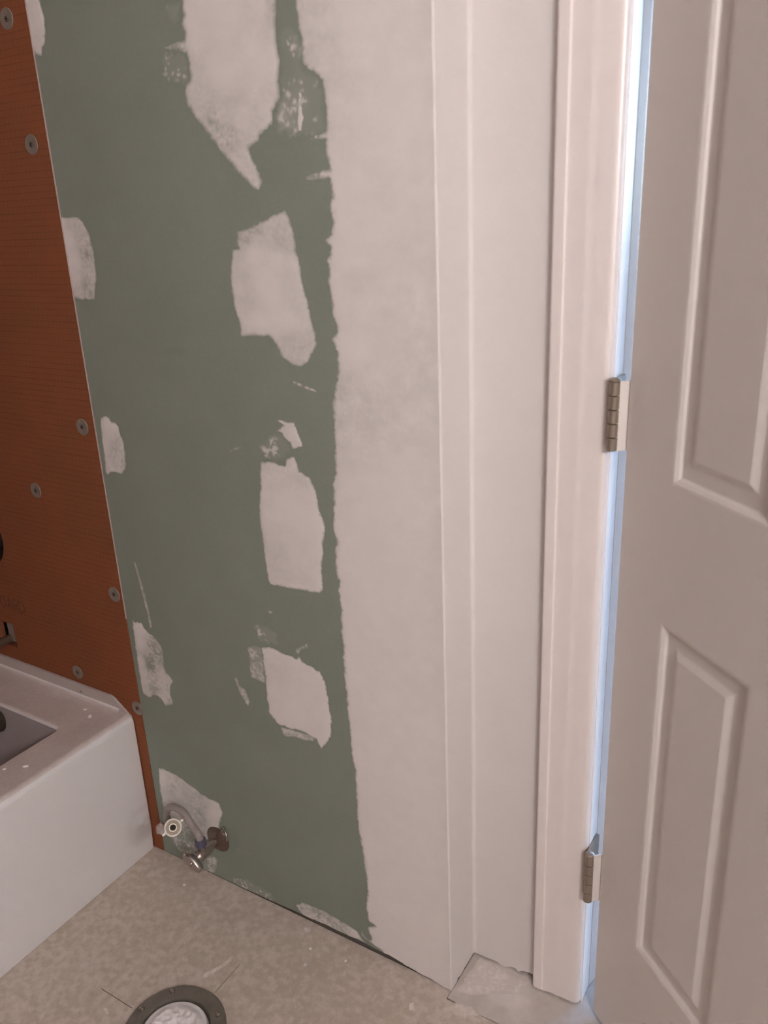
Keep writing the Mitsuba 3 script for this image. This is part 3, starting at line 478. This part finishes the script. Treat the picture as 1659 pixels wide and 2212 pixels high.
TH_ = math.radians(41.0); D = np.array([math.cos(TH_), -math.sin(TH_), 0]); N = np.array([math.sin(TH_), math.cos(TH_), 0])   # along the leaf, into its thickness
E0 = np.array([-.2812, 1.030, 0])
M = np.eye(4); M[:3, 0] = D; M[:3, 1] = N; M[:3, 2] = (0, 0, 1); M[:3, 3] = E0
def dmesh(m): m = m.copy(); m.apply_transform(M); return m
DW, DH, DT, Z0 = .660, 2.030, .035, .012
PW, S0 = .1625, .0955                                  # panel opening width, first stile (from the visible leaf edge)
cols_ = [(S0, S0 + PW), (DW - .114 - PW, DW - .114)]
rows_ = [(.247, .783), (.963, 1.60), (1.70, 1.90)]
hol = sg.box(0, Z0, DW, DH)
open_ = [(x0, x1, z0, z1) for (x0, x1) in cols_ for (z0, z1) in rows_]
skin = hol
for x0, x1, z0, z1 in open_: skin = skin.difference(sg.box(x0, z0, x1, z1))
fr_ = extr(skin, DT); v = fr_.vertices.copy(); fr_.vertices = np.c_[v[:, 0], v[:, 2], v[:, 1]]; fr_.fix_normals()
# eased hinge edge
ee = sg.Polygon([(-.0028, .004), (-.0022, .0015), (0, 0), (0, DT), (-.0022, DT - .0015), (-.0028, DT - .004)])
e_ = extr(ee, DH - Z0); e_.apply_translation((0, 0, Z0))
add('door_1__slab', dmesh(join([fr_, e_])), 'door_paint')
for x0, x1, z0, z1 in open_:
    both = []
    for face_ in (0, 1):
        pf = [(0, 0), (.0035, .0006), (.0075, .0035), (.0095, .0062), (.011, .0070), (.0255, .0072), (.0285, .0066), (.0345, .0030), (.0375, .0018), (.040, .0016)]
        rg = []
        for ins, dep in pf:
            y = dep if not face_ else DT - dep
            rg.append(np.array([(x0 + ins, y, z0 + ins), (x1 - ins, y, z0 + ins), (x1 - ins, y, z1 - ins), (x0 + ins, y, z1 - ins)]))
        g = loft(rg, (False, True)); 
        if face_ : g.invert()
        both.append(g)
    m = dmesh(join(both)); add(nxt('door_1__panel'), m, 'door_paint', 12)
# hinges: knuckles, leaves
def hinge(zc, L):
    k = nxt('door_1__hinge'); px, py = -.2985, 1.0230; n = 5; h = L / n
    for j in range(n):
        a0, a1 = zc - L / 2 + j * h + .0004, zc - L / 2 + (j + 1) * h - .0004
        add(nxt(k + '__knuckle'), lathe([(0, .0060), (.0006, .0068), (a1 - a0 - .0006, .0068), (a1 - a0, .0060)], (px, py, a0), (0, 0, 1), 22), 'hinge_metal', 40)
    add(k + '__pin_cap', lathe([(0, .0070), (.0022, .0074), (.004, .0055), (.0048, .001)], (px, py, zc + L / 2), (0, 0, 1), 20), 'hinge_metal', 40)
    add(nxt(k + '__leaf'), box(px - .0012, XJ0 + .0006, py, YC + .030, zc - L / 2, zc + L / 2), 'hinge_metal')
    pe = E0[:2] + np.array([N[0], N[1]]) * .002 - D[:2] * .0026; m = trimesh.Trimesh()
    q = np.array([[px + .004, py - .001], [pe[0], pe[1]], [pe[0] + N[0] * .028, pe[1] + N[1] * .028], [pe[0] + N[0] * .028 - .002 * D[0], pe[1] + N[1] * .028 - .002 * D[1]], [pe[0] - .0022 * D[0], pe[1] - .0022 * D[1]], [px + .003, py + .002]])
    m = extr(sg.Polygon(q).buffer(0), L); m.apply_translation((0, 0, zc - L / 2)); add(nxt(k + '__leaf'), m, 'hinge_leaf')
hinge(1.025, .0895); hinge(.288, .0895); hinge(1.79, .0895)
tag('door_1', 'white six-panel door standing ajar beside its white casing', None, None, 'structure')
tag('trim_1', 'white moulded door casing left of the door'); tag('trim_2', 'white moulded door casing behind the open door'); tag('trim_3', 'white head casing above the door')
tag('wall_back', 'green drywall with white plaster patches'); tag('wall_return', 'narrow white return wall at the corner'); tag('wall_entry', 'white wall around the door')
tag('floor', 'bare brown floor with cement board panels')

# ------------------------------------------------------------------ vanity lamp on the wall behind the camera, to its right
LX, LY, LZ = .93, Y0, 1.72
add('vanity_light__back_plate', box(LX - .26, LX + .26, LY + .001, LY + .02, LZ - .04, LZ + .04), 'chrome')
for dx in (-.18, 0, .18):
    g = trimesh.creation.icosphere(3, .055); g.apply_translation((LX + dx, LY + .10, LZ))
    scene[nxt('vanity_light__globe')] = {**mikit.ply(g, 'white_nylon', smooth=True), 'emitter': {'type': 'area', 'radiance': c3(*map(float, LAMP))}}
    add(nxt('vanity_light__arm'), tube([(LX + dx, LY + .018, LZ), (LX + dx, LY + .05, LZ)], .012, 16), 'chrome', 40)
tag('vanity_light', 'chrome vanity light with three white globes on the wall behind the camera', 'light')
